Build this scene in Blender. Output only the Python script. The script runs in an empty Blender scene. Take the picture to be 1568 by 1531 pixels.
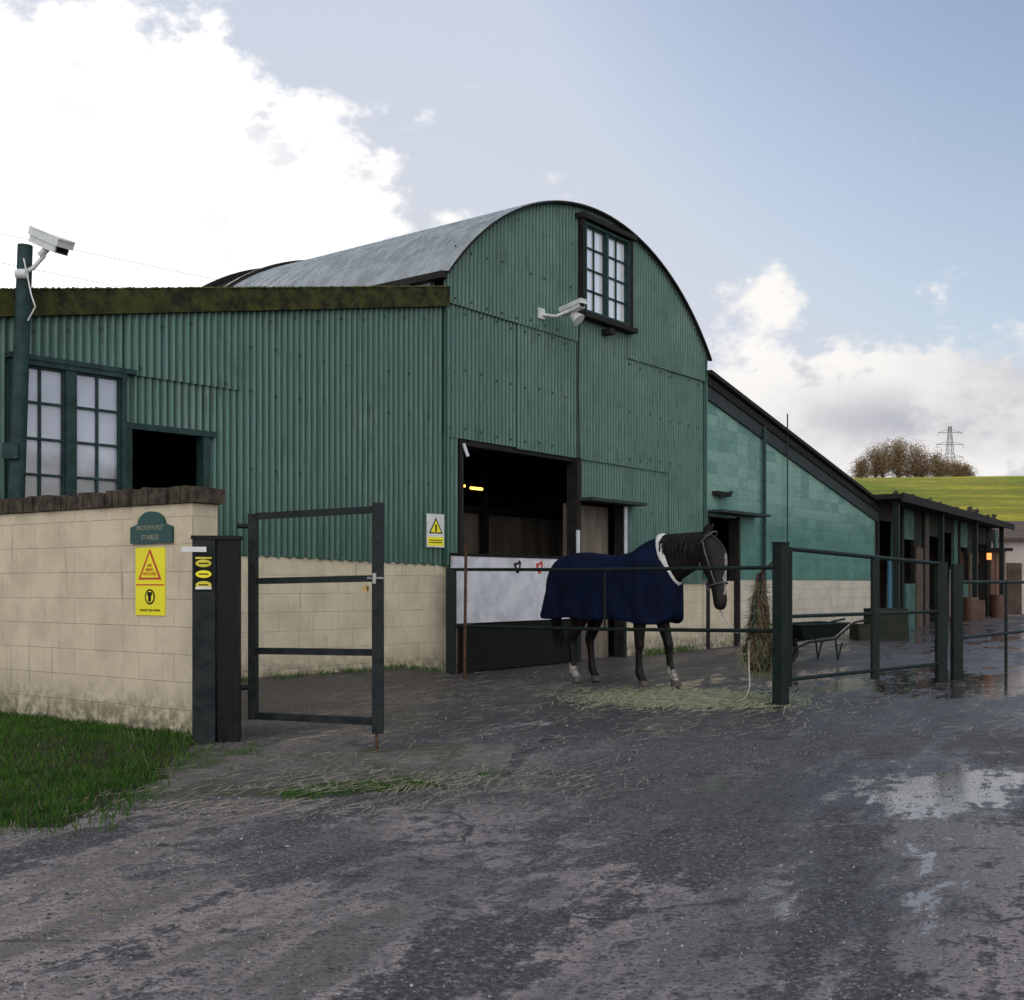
import bpy, math, random
from mathutils import Vector, noise
random.seed(7)
R=math.radians
scene=bpy.context.scene
V=Vector
# ------------------------------------------------------------ node helpers
def newmat(name):
    m=bpy.data.materials.new(name); m.use_nodes=True
    nt=m.node_tree; nt.nodes.clear()
    out=nt.nodes.new('ShaderNodeOutputMaterial'); b=nt.nodes.new('ShaderNodeBsdfPrincipled')
    nt.links.new(b.outputs[0],out.inputs[0])
    return m,nt,b
def N(nt,typ,ins=None,**props):
    n=nt.nodes.new(typ)
    for k,v in props.items(): setattr(n,k,v)
    if ins:
        for k,v in ins.items():
            s=n.inputs[k]
            if isinstance(v,bpy.types.NodeSocket): nt.links.new(v,s)
            else: s.default_value=v
    return n
def MA(nt,op,a,b=None,c=None,clamp=False):
    ins={0:a}
    if b is not None: ins[1]=b
    if c is not None: ins[2]=c
    n=N(nt,'ShaderNodeMath',ins,operation=op); n.use_clamp=clamp
    return n.outputs[0]
def RAMP(nt,f,lo,hi,a=0.0,b=1.0):
    n=N(nt,'ShaderNodeMapRange',{0:f,1:lo,2:hi,3:a,4:b},interpolation_type='SMOOTHSTEP'); return n.outputs[0]
def c4(c): return (c[0],c[1],c[2],1)
def MIX(nt,f,a,b):
    n=nt.nodes.new('ShaderNodeMix'); n.data_type='RGBA'
    for i,v in ((0,f),(6,a),(7,b)):
        if isinstance(v,bpy.types.NodeSocket): nt.links.new(v,n.inputs[i])
        elif i==0: n.inputs[0].default_value=v
        else: n.inputs[i].default_value=c4(v)
    return n.outputs[2]
def POS(nt,scale=(1,1,1),rot=0):
    g=N(nt,'ShaderNodeNewGeometry')
    m=N(nt,'ShaderNodeMapping',{0:g.outputs['Position'],3:scale,2:(0,0,rot)}); return m.outputs[0]
def NOISE(nt,vec,s,d=3,r=.6):
    return N(nt,'ShaderNodeTexNoise',{'Vector':vec,'Scale':s,'Detail':d,'Roughness':r}).outputs[0]
def BUMP(nt,b,h,st,dist=.02,prev=None):
    ins={'Height':h,'Strength':st,'Distance':dist}
    if prev: ins['Normal']=prev
    n=N(nt,'ShaderNodeBump',ins); nt.links.new(n.outputs[0],b.inputs['Normal']); return n.outputs[0]
def simple(name,c1,c2=None,s=6,rough=.6,bump=.2,metal=0,stretch=(1,1,1),spec=.4):
    m,nt,b=newmat(name)
    if c2 is None: c2=tuple(x*.7 for x in c1)
    n=NOISE(nt,POS(nt,stretch),s,3,.65)
    nt.links.new(MIX(nt,RAMP(nt,n,.32,.68),c1,c2),b.inputs['Base Color'])
    nt.links.new(RAMP(nt,n,.3,.7,max(.05,rough-.1),min(1,rough+.12)),b.inputs['Roughness'])
    b.inputs['Metallic'].default_value=metal
    b.inputs['Specular IOR Level'].default_value=spec
    if bump>.12: BUMP(nt,b,NOISE(nt,POS(nt),s*8,2),bump,.01)
    return m
def emis(name,c,st):
    m,nt,b=newmat(name); b.inputs['Base Color'].default_value=c4(c)
    b.inputs['Emission Color'].default_value=c4(c); b.inputs['Emission Strength'].default_value=st; return m
PITCH=.088
# ------------------------------------------------------------ materials
def green_sheet():
    m,nt,b=newmat('green_painted_sheet')
    uv=N(nt,'ShaderNodeUVMap').outputs[0]
    m1=N(nt,'ShaderNodeMapping',{0:uv,3:(3.0,.35,1)}).outputs[0]
    n1=NOISE(nt,m1,2.0,4,.6)
    n2=NOISE(nt,uv,1.1,4,.65)
    m3=N(nt,'ShaderNodeMapping',{0:uv,3:(1,.08,1)}).outputs[0]
    n3=NOISE(nt,m3,24,3,.6)
    sx=N(nt,'ShaderNodeSeparateXYZ',{0:uv})
    wn=N(nt,'ShaderNodeTexWhiteNoise',{'W':MA(nt,'FLOOR',MA(nt,'DIVIDE',sx.outputs[0],.66))},noise_dimensions='1D').outputs[0]
    col=MIX(nt,RAMP(nt,n1,.3,.7),(.072,.160,.130),(.040,.108,.088))
    col=MIX(nt,MA(nt,'MULTIPLY',wn,.5),col,(.105,.205,.175))
    col=MIX(nt,RAMP(nt,n2,.50,.70,0,.65),col,(.135,.220,.185))
    col=MIX(nt,RAMP(nt,n2,.47,.33,0,.6),col,(.038,.085,.068))
    col=MIX(nt,RAMP(nt,n3,.53,.69,0,.70),col,(.030,.064,.052))
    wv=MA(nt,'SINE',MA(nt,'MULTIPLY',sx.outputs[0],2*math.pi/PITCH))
    col=MIX(nt,MA(nt,'MULTIPLY',RAMP(nt,wv,.1,-.9),RAMP(nt,n2,.3,.6,.45,.85)),col,(.014,.040,.033))  # shade in the corrugation valleys, painted into the colour
    col=MIX(nt,MA(nt,'MULTIPLY',RAMP(nt,wv,.5,1.0),RAMP(nt,n1,.35,.65,.15,.65)),col,(.18,.30,.26))  # painted highlight along the rib crests
    n4=NOISE(nt,uv,30,2,.6)
    col=MIX(nt,MA(nt,'MULTIPLY',RAMP(nt,n4,.66,.73),.65),col,(.07,.055,.035))
    col=MIX(nt,MA(nt,'MULTIPLY',RAMP(nt,sx.outputs[1],2.6,1.3),RAMP(nt,n1,.35,.65,.2,.85)),col,(.018,.070,.044))
    nt.links.new(col,b.inputs['Base Color'])
    b.inputs['Roughness'].default_value=.45
    b.inputs['Specular IOR Level'].default_value=.35
    return m
def blocks(name,c1,c2,stain,bw=.45,bh=.225,mort=None,top2=None,zsplit=None,zst=.5):
    m,nt,b=newmat(name)
    uv=N(nt,'ShaderNodeUVMap').outputs[0]
    br=N(nt,'ShaderNodeTexBrick',{'Vector':uv,'Color1':(1,1,1,1),'Color2':(.8,.8,.8,1),'Mortar':(0,0,0,1),'Scale':1.0,'Mortar Size':.006,'Mortar Smooth':.7,'Brick Width':bw,'Row Height':bh,'Bias':0.0})
    n=NOISE(nt,uv,2.0,5,.65); n2=NOISE(nt,uv,9,4,.7)
    sx=N(nt,'ShaderNodeSeparateXYZ',{0:uv}); z=sx.outputs[1]
    wn=N(nt,'ShaderNodeTexWhiteNoise',{'Vector':N(nt,'ShaderNodeVectorMath',{0:N(nt,'ShaderNodeVectorMath',{0:uv,1:(1/bw,1/bh,1)},operation='MULTIPLY').outputs[0]},operation='FLOOR').outputs[0]}).outputs[0]
    col=MIX(nt,RAMP(nt,n,.35,.65),c1,c2)
    if zsplit is not None:
        zz=MA(nt,'ADD',z,MA(nt,'MULTIPLY',MA(nt,'SUBTRACT',n2,.5),.03))
        colg=MIX(nt,RAMP(nt,n,.4,.65),top2[0],top2[1])
        colg=MIX(nt,MA(nt,'MULTIPLY',RAMP(nt,z,2.2,3.2,.1,.8),RAMP(nt,MA(nt,'ADD',MA(nt,'MULTIPLY',wn,.5),n2),.5,.9,.4,1)),colg,top2[2])
        col=MIX(nt,RAMP(nt,zz,zsplit-.01,zsplit+.01),col,colg)
    mo=MA(nt,'SUBTRACT',1.0,br.outputs['Fac'])
    col=MIX(nt,MA(nt,'MULTIPLY',MA(nt,'MULTIPLY',br.outputs['Fac'],RAMP(nt,n2,.40,.60,.15,.85)),.6),col,mort or tuple(x*.45 for x in c1))
    col=MIX(nt,MA(nt,'MULTIPLY',RAMP(nt,z,zst,0,0,1),RAMP(nt,n2,.35,.6,.15,1.0)),col,stain)
    dr=NOISE(nt,N(nt,'ShaderNodeMapping',{0:uv,3:(1,.08,1)}).outputs[0],14,3,.6)
    col=MIX(nt,RAMP(nt,dr,.58,.78,0,.5),col,stain)
    nt.links.new(col,b.inputs['Base Color']); b.inputs['Roughness'].default_value=.75
    b.inputs['Specular IOR Level'].default_value=.3
    h=MA(nt,'ADD',mo,MA(nt,'MULTIPLY',NOISE(nt,uv,60,2),.35))
    BUMP(nt,b,h,.5,.012)
    return m
MG=green_sheet()
MCREAM=blocks('cream_blockwork',(.64,.555,.41),(.53,.45,.325),(.13,.125,.075))
MLEAN=blocks('painted_blockwork',(.60,.54,.44),(.48,.44,.36),(.12,.11,.09),zsplit=1.32,top2=((.065,.165,.140),(.095,.225,.190),(.25,.40,.35)),mort=(.04,.09,.08))
MROOF=simple('weathered_roof_sheet',(.46,.49,.49),(.26,.29,.30),3,.34,.0,.35,(1,1,.3))
MMOSS=simple('mossy_concrete_beam',(.020,.020,.014),(.060,.062,.020),6,.9,.9,spec=.1)
MDARK=simple('dark_timber',(.014,.0135,.013),(.026,.024,.022),5,.7,.3,spec=.15)
MFASC=simple('grey_green_fascia',(.024,.034,.034),(.045,.058,.056),4,.7,.3,0,(1,1,4),spec=.2)
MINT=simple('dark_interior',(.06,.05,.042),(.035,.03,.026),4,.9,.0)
MBRN=simple('brown_inner_sheet',(.20,.165,.135),(.11,.09,.075),3,.8,.0,0,(1,1,.2))
MFRAME=simple('green_window_frame',(.024,.056,.053),(.017,.036,.034),8,.6,.2,spec=.2)
MWHITEP=simple('white_board',(.68,.68,.72),(.50,.50,.54),3,.5,.0)
MSTEEL=simple('dark_painted_steel',(.009,.0125,.0145),(.024,.028,.030),10,.5,.3,spec=.16)
MGREENST=simple('green_painted_steel',(.008,.0175,.0155),(.015,.024,.021),9,.5,.3,spec=.16)
MRUST=simple('rusty_steel',(.12,.055,.03),(.05,.03,.02),20,.85,.5)
MBRICK=simple('brick_coping',(.035,.027,.022),(.10,.08,.06),11,.9,.8,spec=.15)
MWHITE=simple('white_plastic',(.72,.73,.72),(.55,.57,.57),5,.4,.0)
MBLACK=simple('black_plastic',(.007,.007,.008),(.012,.012,.012),8,.4,.0,spec=.15)
MYEL=simple('yellow_sign_face',(.90,.80,.02),(.84,.73,.02),2,.4,.0)
MRED=simple('red_sign_ink',(.55,.03,.02),(.5,.03,.02),2,.45,.0)
MINK=simple('black_sign_ink',(.008,.008,.008),(.012,.012,.012),2,.6,.0,spec=.12)
MPLQ=simple('green_sign_face',(.015,.06,.055),(.02,.075,.065),3,.4,.0)
MGOLD=simple('pale_lettering',(.35,.34,.24),(.28,.27,.2),3,.5,.0)
def pane(name,a,b_,r=.12,dark=None,metal=0):
    m,nt,b=newmat(name)
    n=NOISE(nt,POS(nt),1.7,3); c=MIX(nt,RAMP(nt,n,.35,.65),a,b_)
    if dark:
        z=N(nt,'ShaderNodeSeparateXYZ',{0:POS(nt)}).outputs[2]
        c=MIX(nt,MA(nt,'MULTIPLY',RAMP(nt,MA(nt,'ADD',z,MA(nt,'MULTIPLY',n,.8)),3.1,2.6),.8),c,dark)
    nt.links.new(c,b.inputs['Base Color']); b.inputs['Metallic'].default_value=metal
    b.inputs['Roughness'].default_value=r; b.inputs['Specular IOR Level'].default_value=.9; return m
MPANE=pane('sky_reflect_tint_glass',(.40,.43,.52),(.50,.54,.64),.12,(.11,.105,.09))  # grey-blue base colour stands in for reflected sky, darker low down
MPANE2=pane('sky_reflect_white_glass',(.88,.91,.98),(.92,.95,1.0),.12,None,.35)  # near-white base colour imitates panes mirroring bright sky
# ------------------------------------------------------------ mesh builder
class MB:
    def __init__(s): s.v=[];s.f=[];s.m=[];s.uv=[];s.sm=[]
    def face(s,pts,mat=0,uvs=None,smooth=False):
        i=len(s.v); s.v+= [tuple(p) for p in pts]; s.f.append(tuple(range(i,i+len(pts)))); s.m.append(mat)
        s.uv.append(uvs or [(0,0)]*len(pts)); s.sm.append(smooth)
    def grid(s,rows,mat=0,uvrows=None,smooth=True,closed=False):
        i0=len(s.v); nr=len(rows); nc=len(rows[0])
        for r in rows: s.v+=[tuple(p) for p in r]
        for a in range(nr-1):
            for b in range(nc if closed else nc-1):
                b2=(b+1)%nc
                s.f.append((i0+a*nc+b,i0+a*nc+b2,i0+(a+1)*nc+b2,i0+(a+1)*nc+b)); s.m.append(mat); s.sm.append(smooth)
                if uvrows: s.uv.append([uvrows[a][b],uvrows[a][b2],uvrows[a+1][b2],uvrows[a+1][b]])
                else: s.uv.append([(0,0)]*4)
    def obj(s,name,mats,parent=None):
        me=bpy.data.meshes.new(name); me.from_pydata(s.v,[],s.f); 
        for m in mats: me.materials.append(m)
        me.polygons.foreach_set('material_index',s.m); me.polygons.foreach_set('use_smooth',s.sm)
        u=me.uv_layers.new(name='UVMap'); flat=[]
        for q in s.uv:
            for a in q: flat+= [a[0],a[1]]
        u.data.foreach_set('uv',flat); me.update()
        o=bpy.data.objects.new(name,me); scene.collection.objects.link(o)
        if parent: o.parent=parent
        return o
def empty(name,loc=(0,0,0)):
    e=bpy.data.objects.new(name,None); scene.collection.objects.link(e); e.empty_display_size=.2; return e
class FR:
    def __init__(s,o,d,n): s.o=V((o[0],o[1],0)); s.d=V((d[0],d[1],0)).normalized(); s.n=V((n[0],n[1],0)).normalized()
    def p(s,t,z,o=0): return s.o+s.d*t+s.n*o+V((0,0,z))
def fbox(mb,fr,t0,t1,z0,z1,o0,o1,mat=0,zt1=None,zb1=None):
    z1b=z1 if zt1 is None else zt1; z0b=z0 if zb1 is None else zb1
    P=fr.p
    A=[P(t0,z0,o0),P(t1,z0b,o0),P(t1,z1b,o0),P(t0,z1,o0)]
    B=[P(t0,z0,o1),P(t1,z0b,o1),P(t1,z1b,o1),P(t0,z1,o1)]
    ua=[(t0,z0),(t1,z0b),(t1,z1b),(t0,z1)]
    mb.face(B,mat,ua); mb.face(A[::-1],mat,ua[::-1])
    mb.face([A[0],B[0],B[3],A[3]],mat,[(o0,z0),(o1,z0),(o1,z1),(o0,z1)])
    mb.face([B[1],A[1],A[2],B[2]],mat,[(o1,z0b),(o0,z0b),(o0,z1b),(o1,z1b)])
    mb.face([B[3],B[2],A[2],A[3]],mat,[(t0,o1),(t1,o1),(t1,o0),(t0,o0)])
    mb.face([A[0],A[1],B[1],B[0]],mat,[(t0,o0),(t1,o0),(t1,o1),(t0,o1)])
def box(mb,x0,x1,y0,y1,z0,z1,mat=0):
    fbox(mb,FR((0,0),(1,0),(0,-1)),x0,x1,z0,z1,-y1,-y0,mat)
def tube(mb,pts,r,mat=0,seg=8,cap=True,square=False):
    pts=[V(p) for p in pts]; rows=[]; n=len(pts)
    rr=r if isinstance(r,(list,tuple)) else [r]*n
    if square: seg=4
    prevS=None
    for i,p in enumerate(pts):
        T=(pts[min(i+1,n-1)]-pts[max(i-1,0)]).normalized()
        ref=V((0,0,1)) if abs(T.z)<.9 else V((1,0,0))
        if prevS is not None: S=(prevS-T*prevS.dot(T)).normalized()
        else: S=T.cross(ref).normalized()
        prevS=S; U=T.cross(S)
        off=math.pi/4 if square else 0; k=1.414 if square else 1
        rows.append([p+(S*math.cos(2*math.pi*j/seg+off)+U*math.sin(2*math.pi*j/seg+off))*rr[i]*k for j in range(seg)])
    mb.grid(rows,mat,None,not square,True)
    if cap: mb.face(rows[0][::-1],mat); mb.face(rows[-1],mat)
def corr(mb,fr,t0,t1,zb,zt,out=0,mat=0,pitch=PITCH,amp=.015):
    n=max(6,int((t1-t0)/pitch*8)); bot=[];top=[];ub=[];ut=[]
    for i in range(n+1):
        t=t0+(t1-t0)*i/n; o=out+amp*math.sin(2*math.pi*t/pitch)
        b=zb(t) if callable(zb) else zb; q=zt(t) if callable(zt) else zt
        bot.append(fr.p(t,b,o)); top.append(fr.p(t,q,o)); ub.append((t,b)); ut.append((t,q))
    mb.grid([bot,top],mat,[ub,ut],True)
def screws(mb,fr,t0,t1,z,out,mat=0,step=.352):
    t=t0+.08
    while t<t1-.03:
        zz=(z(t) if callable(z) else z)+random.uniform(-.03,.03)
        if random.random()<.88: fbox(mb,fr,t-.011,t+.011,zz-.012,zz+.012,out,out+.010,mat)
        t+=step
def textmesh(body,size,mat,origin,xdir,ydir,parent,name):
    cu=bpy.data.curves.new(name,'FONT'); cu.body=body; cu.size=size; cu.align_x='CENTER'; cu.extrude=.001
    o=bpy.data.objects.new(name,cu); scene.collection.objects.link(o)
    dg=bpy.context.evaluated_depsgraph_get(); me=bpy.data.meshes.new_from_object(o.evaluated_get(dg))
    bpy.data.objects.remove(o)
    X=V(xdir).normalized();Y=V(ydir).normalized();O=V(origin); Z=X.cross(Y)
    for v in me.vertices: v.co=O+X*v.co.x+Y*v.co.y+Z*v.co.z
    me.materials.clear(); me.materials.append(mat)
    ob=bpy.data.objects.new(name,me); scene.collection.objects.link(ob); ob.parent=parent; return ob

# ------------------------------------------------------------ frames
C=(-.93,15.48)
G=FR(C,(.6045,.7965),(.7965,-.6045))
L=FR(C,(.6818,.7316),(.7316,-.6818))
W=FR((-2.58,9.14),(-.823,.568),(-.568,-.823))
Rd=V((-.7965,.6046,0))
def sstep(x): x=max(0,min(1,x)); return x*x*(3-2*x)
def gz(x,y):
    z=-.15*sstep((9.15-y)/.9)*(1-sstep((x-0)/2.5))
    q=V((x-C[0],y-C[1],0)); t=q.dot(L.d); o=q.dot(L.n)
    if -5.5<t<.3: z+=.15*sstep(1-abs(o)/.7)*sstep((t+5.5)/1)*sstep((.3-t)/1.2)
    if y>60: z+=24*sstep((y-60)/200)+3*sstep((y-60)/200)*noise.noise(V((x*.008,y*.006,1)))*0.5
    return z
# ------------------------------------------------------------ ground
def ground_mat():
    m,nt,b=newmat('wet_worn_tarmac')
    p0=POS(nt)
    ps=POS(nt,(1,1,1),R(27.3))
    pst=N(nt,'ShaderNodeMapping',{0:ps,3:(1.0,.25,1)}).outputs[0]
    sx=N(nt,'ShaderNodeSeparateXYZ',{0:p0}); X=sx.outputs[0];Y=sx.outputs[1]
    big=NOISE(nt,p0,.55,3,.6); mid=NOISE(nt,pst,1.9,5,.7); fine=NOISE(nt,p0,42,2,.75); med=NOISE(nt,p0,6,5,.78)
    vor2=N(nt,'ShaderNodeTexVoronoi',{'Vector':p0,'Scale':34.0,'Randomness':1.0})
    col=MIX(nt,RAMP(nt,mid,.40,.60),(.070,.064,.066),(.150,.134,.130))
    mudm=MA(nt,'ADD',MA(nt,'MULTIPLY',mid,.60),MA(nt,'MULTIPLY',med,.40))
    near=RAMP(nt,Y,8.0,4.0,0,.055)
    mud=RAMP(nt,MA(nt,'ADD',MA(nt,'ADD',mudm,near),MA(nt,'MULTIPLY',MA(nt,'SUBTRACT',big,.5),.34)),.525,.575)
    col=MIX(nt,MA(nt,'MULTIPLY',mud,.85),col,(.40,.335,.315))
    col=MIX(nt,RAMP(nt,fine,.52,.70,0,.75),col,(.30,.27,.265))
    col=MIX(nt,RAMP(nt,fine,.48,.32,0,.85),col,(.022,.019,.019))
    st=MA(nt,'LESS_THAN',vor2.outputs['Distance'],MA(nt,'MULTIPLY',RAMP(nt,med,.42,.7),.28))
    col=MIX(nt,MA(nt,'MULTIPLY',st,.75),col,(.46,.43,.42))
    col=MIX(nt,RAMP(nt,med,.45,.31,0,.85),col,(.028,.024,.023))
    wv=N(nt,'ShaderNodeTexNoise',{'Vector':p0,'Scale':1.6,'Detail':5.0}).outputs[1]
    dis=N(nt,'ShaderNodeVectorMath',{0:p0,1:N(nt,'ShaderNodeVectorMath',{0:wv,3:1.3},operation='SCALE').outputs[0]},operation='ADD').outputs[0]
    ck=N(nt,'ShaderNodeTexVoronoi',{'Vector':dis,'Scale':.33},feature='DISTANCE_TO_EDGE').outputs[0]
    cr=MA(nt,'MULTIPLY',RAMP(nt,ck,.014,.003),RAMP(nt,big,.45,.57))
    col=MIX(nt,MA(nt,'MULTIPLY',MA(nt,'MULTIPLY',cr,RAMP(nt,med,.40,.52)),.85),col,(.014,.012,.012))
    def bl(cx,cy,rx,ry,amp):
        a=MA(nt,'DIVIDE',MA(nt,'SUBTRACT',X,cx),rx); c=MA(nt,'DIVIDE',MA(nt,'SUBTRACT',Y,cy),ry)
        return MA(nt,'MULTIPLY',MA(nt,'EXPONENT',MA(nt,'MULTIPLY',MA(nt,'ADD',MA(nt,'MULTIPLY',a,a),MA(nt,'MULTIPLY',c,c)),-1.0)),amp)
    reg=MA(nt,'ADD',MA(nt,'ADD',bl(2.75,6.9,1.6,1.1,.16),bl(1.3,4.7,.8,.9,.10)),MA(nt,'ADD',bl(7.0,14.3,4.2,2.2,.24),bl(14,26,9,9,.16)))
    reg=MA(nt,'ADD',reg,bl(1.5,9.4,3.0,1.2,.06))
    wn=MA(nt,'ADD',MA(nt,'MULTIPLY',mid,.72),MA(nt,'MULTIPLY',med,.28))
    thr=MA(nt,'ADD',wn,reg)
    wet=RAMP(nt,thr,.600,.650)
    damp=RAMP(nt,thr,.50,.60)
    yard=MA(nt,'MULTIPLY',RAMP(nt,Y,8.7,10.2),RAMP(nt,Y,24,16))
    col=MIX(nt,MA(nt,'MULTIPLY',yard,.6),col,(.044,.038,.036))
    col=MIX(nt,MA(nt,'MULTIPLY',damp,.60),col,(.044,.040,.045))
    nt.links.new(col,b.inputs['Base Color'])
    rg=MIX(nt,damp,MIX(nt,yard,(.85,)*3,(.42,)*3),(.33,)*3); rg=MIX(nt,wet,rg,(.045,)*3)
    nt.links.new(rg,b.inputs['Roughness'])
    b.inputs['Specular IOR Level'].default_value=.55
    h=MA(nt,'ADD',MA(nt,'MULTIPLY',fine,.45),med)
    BUMP(nt,b,h,MA(nt,'SUBTRACT',1.0,MA(nt,'MULTIPLY',wet,.95)),.040)
    return m
def field_mat():
    m,nt,b=newmat('field_grass')
    p=POS(nt); n=NOISE(nt,p,.03,4,.6); n2=NOISE(nt,p,.6,3,.7)
    n3=NOISE(nt,N(nt,'ShaderNodeMapping',{0:p,3:(.2,1,1)}).outputs[0],.08,3,.6)
    col=MIX(nt,RAMP(nt,n,.4,.6),(.17,.21,.015),(.36,.32,.03))
    col=MIX(nt,RAMP(nt,n3,.45,.6,0,.6),col,(.08,.12,.012))
    col=MIX(nt,RAMP(nt,n2,.4,.7,0,.5),col,(.06,.09,.01))
    nt.links.new(col,b.inputs['Base Color']); b.inputs['Roughness'].default_value=1
    b.inputs['Specular IOR Level'].default_value=.1
    BUMP(nt,b,n2,.8,.3); return m
MGRD=ground_mat(); MFIELD=field_mat()
def axis(vals):
    o=[]
    for a,b,s in vals:
        x=a
        while x<b-1e-6: o.append(x); x+=s
    o.append(vals[-1][1]); return o
xs=axis([(-900,-100,50),(-100,-12,8),(-12,12,.25),(12,60,4),(60,140,8),(140,900,50)])
ys=axis([(-60,0,6),(0,20,.25),(20,60,2.5),(60,300,6),(300,1000,50)])
mb=MB()
mb.grid([[(x,y,gz(x,y)) for x in xs] for y in ys],0)
for i,f in enumerate(mb.f):
    ym=sum(mb.v[k][1] for k in f)/4; xm=sum(mb.v[k][0] for k in f)/4
    if ym>58 or xm<-60 or xm>60: mb.m[i]=1
g=mb.obj('ground',[MGRD,MFIELD])

# ------------------------------------------------------------ barn
barn=empty('green_barn')
R0=4.97; ZT=7.27
def arch(t): return ZT-(R0-math.sqrt(max(0,R0*R0-(t-3.785)**2)))
verge=lambda t:5.03+.196*t
mb=MB()
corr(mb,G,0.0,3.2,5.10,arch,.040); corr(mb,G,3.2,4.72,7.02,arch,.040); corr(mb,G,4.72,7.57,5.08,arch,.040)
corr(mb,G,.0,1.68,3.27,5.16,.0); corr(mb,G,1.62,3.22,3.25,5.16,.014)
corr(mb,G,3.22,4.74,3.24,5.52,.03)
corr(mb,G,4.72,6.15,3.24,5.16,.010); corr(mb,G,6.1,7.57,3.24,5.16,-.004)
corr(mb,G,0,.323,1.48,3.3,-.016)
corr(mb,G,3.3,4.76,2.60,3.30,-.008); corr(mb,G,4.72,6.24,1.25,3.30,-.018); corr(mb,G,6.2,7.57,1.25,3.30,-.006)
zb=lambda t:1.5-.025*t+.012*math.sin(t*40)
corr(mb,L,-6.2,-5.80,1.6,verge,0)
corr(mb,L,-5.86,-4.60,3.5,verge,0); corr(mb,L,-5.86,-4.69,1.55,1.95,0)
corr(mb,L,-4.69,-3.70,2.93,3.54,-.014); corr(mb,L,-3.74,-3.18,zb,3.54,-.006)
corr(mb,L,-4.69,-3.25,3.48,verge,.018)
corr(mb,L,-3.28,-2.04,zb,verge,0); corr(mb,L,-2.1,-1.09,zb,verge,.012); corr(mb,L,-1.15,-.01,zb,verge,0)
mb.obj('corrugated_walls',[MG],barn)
mb=MB()
for z in (3.4,4.2,5.02): screws(mb,G,0,3.2,z,.022)
for z in (3.4,4.2,5.0): screws(mb,G,4.75,7.5,z,.022)
for z in (3.32,4.2,5.4): screws(mb,G,3.3,4.7,z,.04)
for z in (5.2,5.9): screws(mb,G,.1,3.1,z,.05)
for z in (5.2,5.9): screws(mb,G,4.8,7.0 if z<5.5 else 6.9,z,.05)
screws(mb,G,1.2,3.1,6.6,.05); screws(mb,G,4.8,5.9,6.6,.05)
for z in (1.75,2.5,): screws(mb,G,4.8,7.5,z,.01)
for z in (2.6,3.5,4.0): screws(mb,L,-3.2,-.05,z,.02)
screws(mb,L,-6.1,-.05,lambda t:verge(t)-.12,.03); screws(mb,L,-4.6,-3.3,3.56,.03)
mb.obj('fixing_screws',[MFRAME],barn)
mb=MB()
fbox(mb,L,-3.72,-.001,-.1,1.66,-.2,-.022,0); fbox(mb,L,-6.2,-4.69,-.1,1.7,-.2,-.022,0)
fbox(mb,G,0,.323,-.1,1.6,-.2,-.036,0)
fbox(mb,G,4.72,7.57,-.1,1.4,-.2,-.040,0)
mb.obj('block_plinth',[MCREAM],barn)
mb=MB()
top=lambda t:5.20-.208*(t-7.57)
def wq(t0,t1,z0,z1=None):
    fbox(mb,G,t0,t1,z0,(top(t0) if z1 is None else z1),-.2,0,0,(top(t1) if z1 is None else z1))
wq(7.58,7.66,0,2.55); wq(9.02,16.85,-.05); wq(7.58,9.02,2.55)
mb.obj('lean_to_wall',[MLEAN],barn)
mb=MB()
def slopebox(fr,t0,t1,zf,dz0,dz1,o0,o1,mat):
    fbox(mb,fr,t0,t1,zf(t0)+dz0,zf(t0)+dz1,o0,o1,mat,zf(t1)+dz1,zf(t1)+dz0)
slopebox(G,7.60,16.95,top,-.42,.02,.003,.05,1)
slopebox(G,7.58,17.1,top,.021,.10,-.3,.16,0)
slopebox(G,7.60,16.95,top,-.16,-.02,.05,.085,0)
slopebox(L,-6.35,.03,verge,.0,.27,-.25,.09,2)
for k in range(1700):
    t=random.uniform(-6.3,.0); s=random.uniform(.008,.030); z=verge(t)+.268
    p=L.p(t,z,random.uniform(-.05,.09)); n=6
    ring_=[p+V((s*math.cos(a)*1.3,s*math.sin(a)*1.3,-s*.4)) for a in [6.283*i/n for i in range(n)]]
    for i in range(n): mb.face([ring_[i],ring_[(i+1)%n],p+V((0,0,s*.7))],4,None,True)
fbox(mb,G,-.025,.03,1.5,5.5,.02,.065,3)
fbox(mb,G,7.54,7.6,1.3,5.5,.02,.06,3)
mb.obj('fascias_and_beams',[MDARK,MFASC,MMOSS,MG,simple('moss_cushions',(.05,.06,.015),(.09,.10,.03),5,.95,0,spec=.1)],barn)
mb=MB()
ns=320; LEN=5.6; rows=[]
a_max=math.asin(3.83/R0)
for i in range(ns+1):
    s=-.14+(LEN+.14)*i/ns; rr=R0+.03+.015*math.sin(2*math.pi*s/.135)
    rows.append([G.p(3.785+rr*math.sin(a),ZT-R0+rr*math.cos(a),-s) for a in [-a_max+2*a_max*j/40 for j in range(41)]])
mb.grid(rows,0,None,True)
mb.obj('arched_roof',[MROOF],barn)
mb=MB()
for s0,r1,r2 in ((-.145,R0-.0,R0+.030),(LEN-.05,R0-.05,R0+.10),(LEN+.9,R0-.05,R0+.12)):
    inner=[];outer=[];i2=[];o2=[]
    for j in range(41):
        a=-a_max+2*a_max*j/40
        f=lambda r,s:G.p(3.785+r*math.sin(a),ZT-R0+r*math.cos(a),-s)
        inner.append(f(r1,s0));outer.append(f(r2,s0));i2.append(f(r1,s0+.06));o2.append(f(r2,s0+.06))
    mb.grid([inner,outer,o2,i2,inner],0,None,False)
rows=[]
for s in (LEN,LEN+.9):
    rows.append([G.p(3.785+(R0+.02)*math.sin(-a_max+2*a_max*j/40),ZT-R0+(R0+.02)*math.cos(-a_max+2*a_max*j/40),-s) for j in range(41)])
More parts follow.
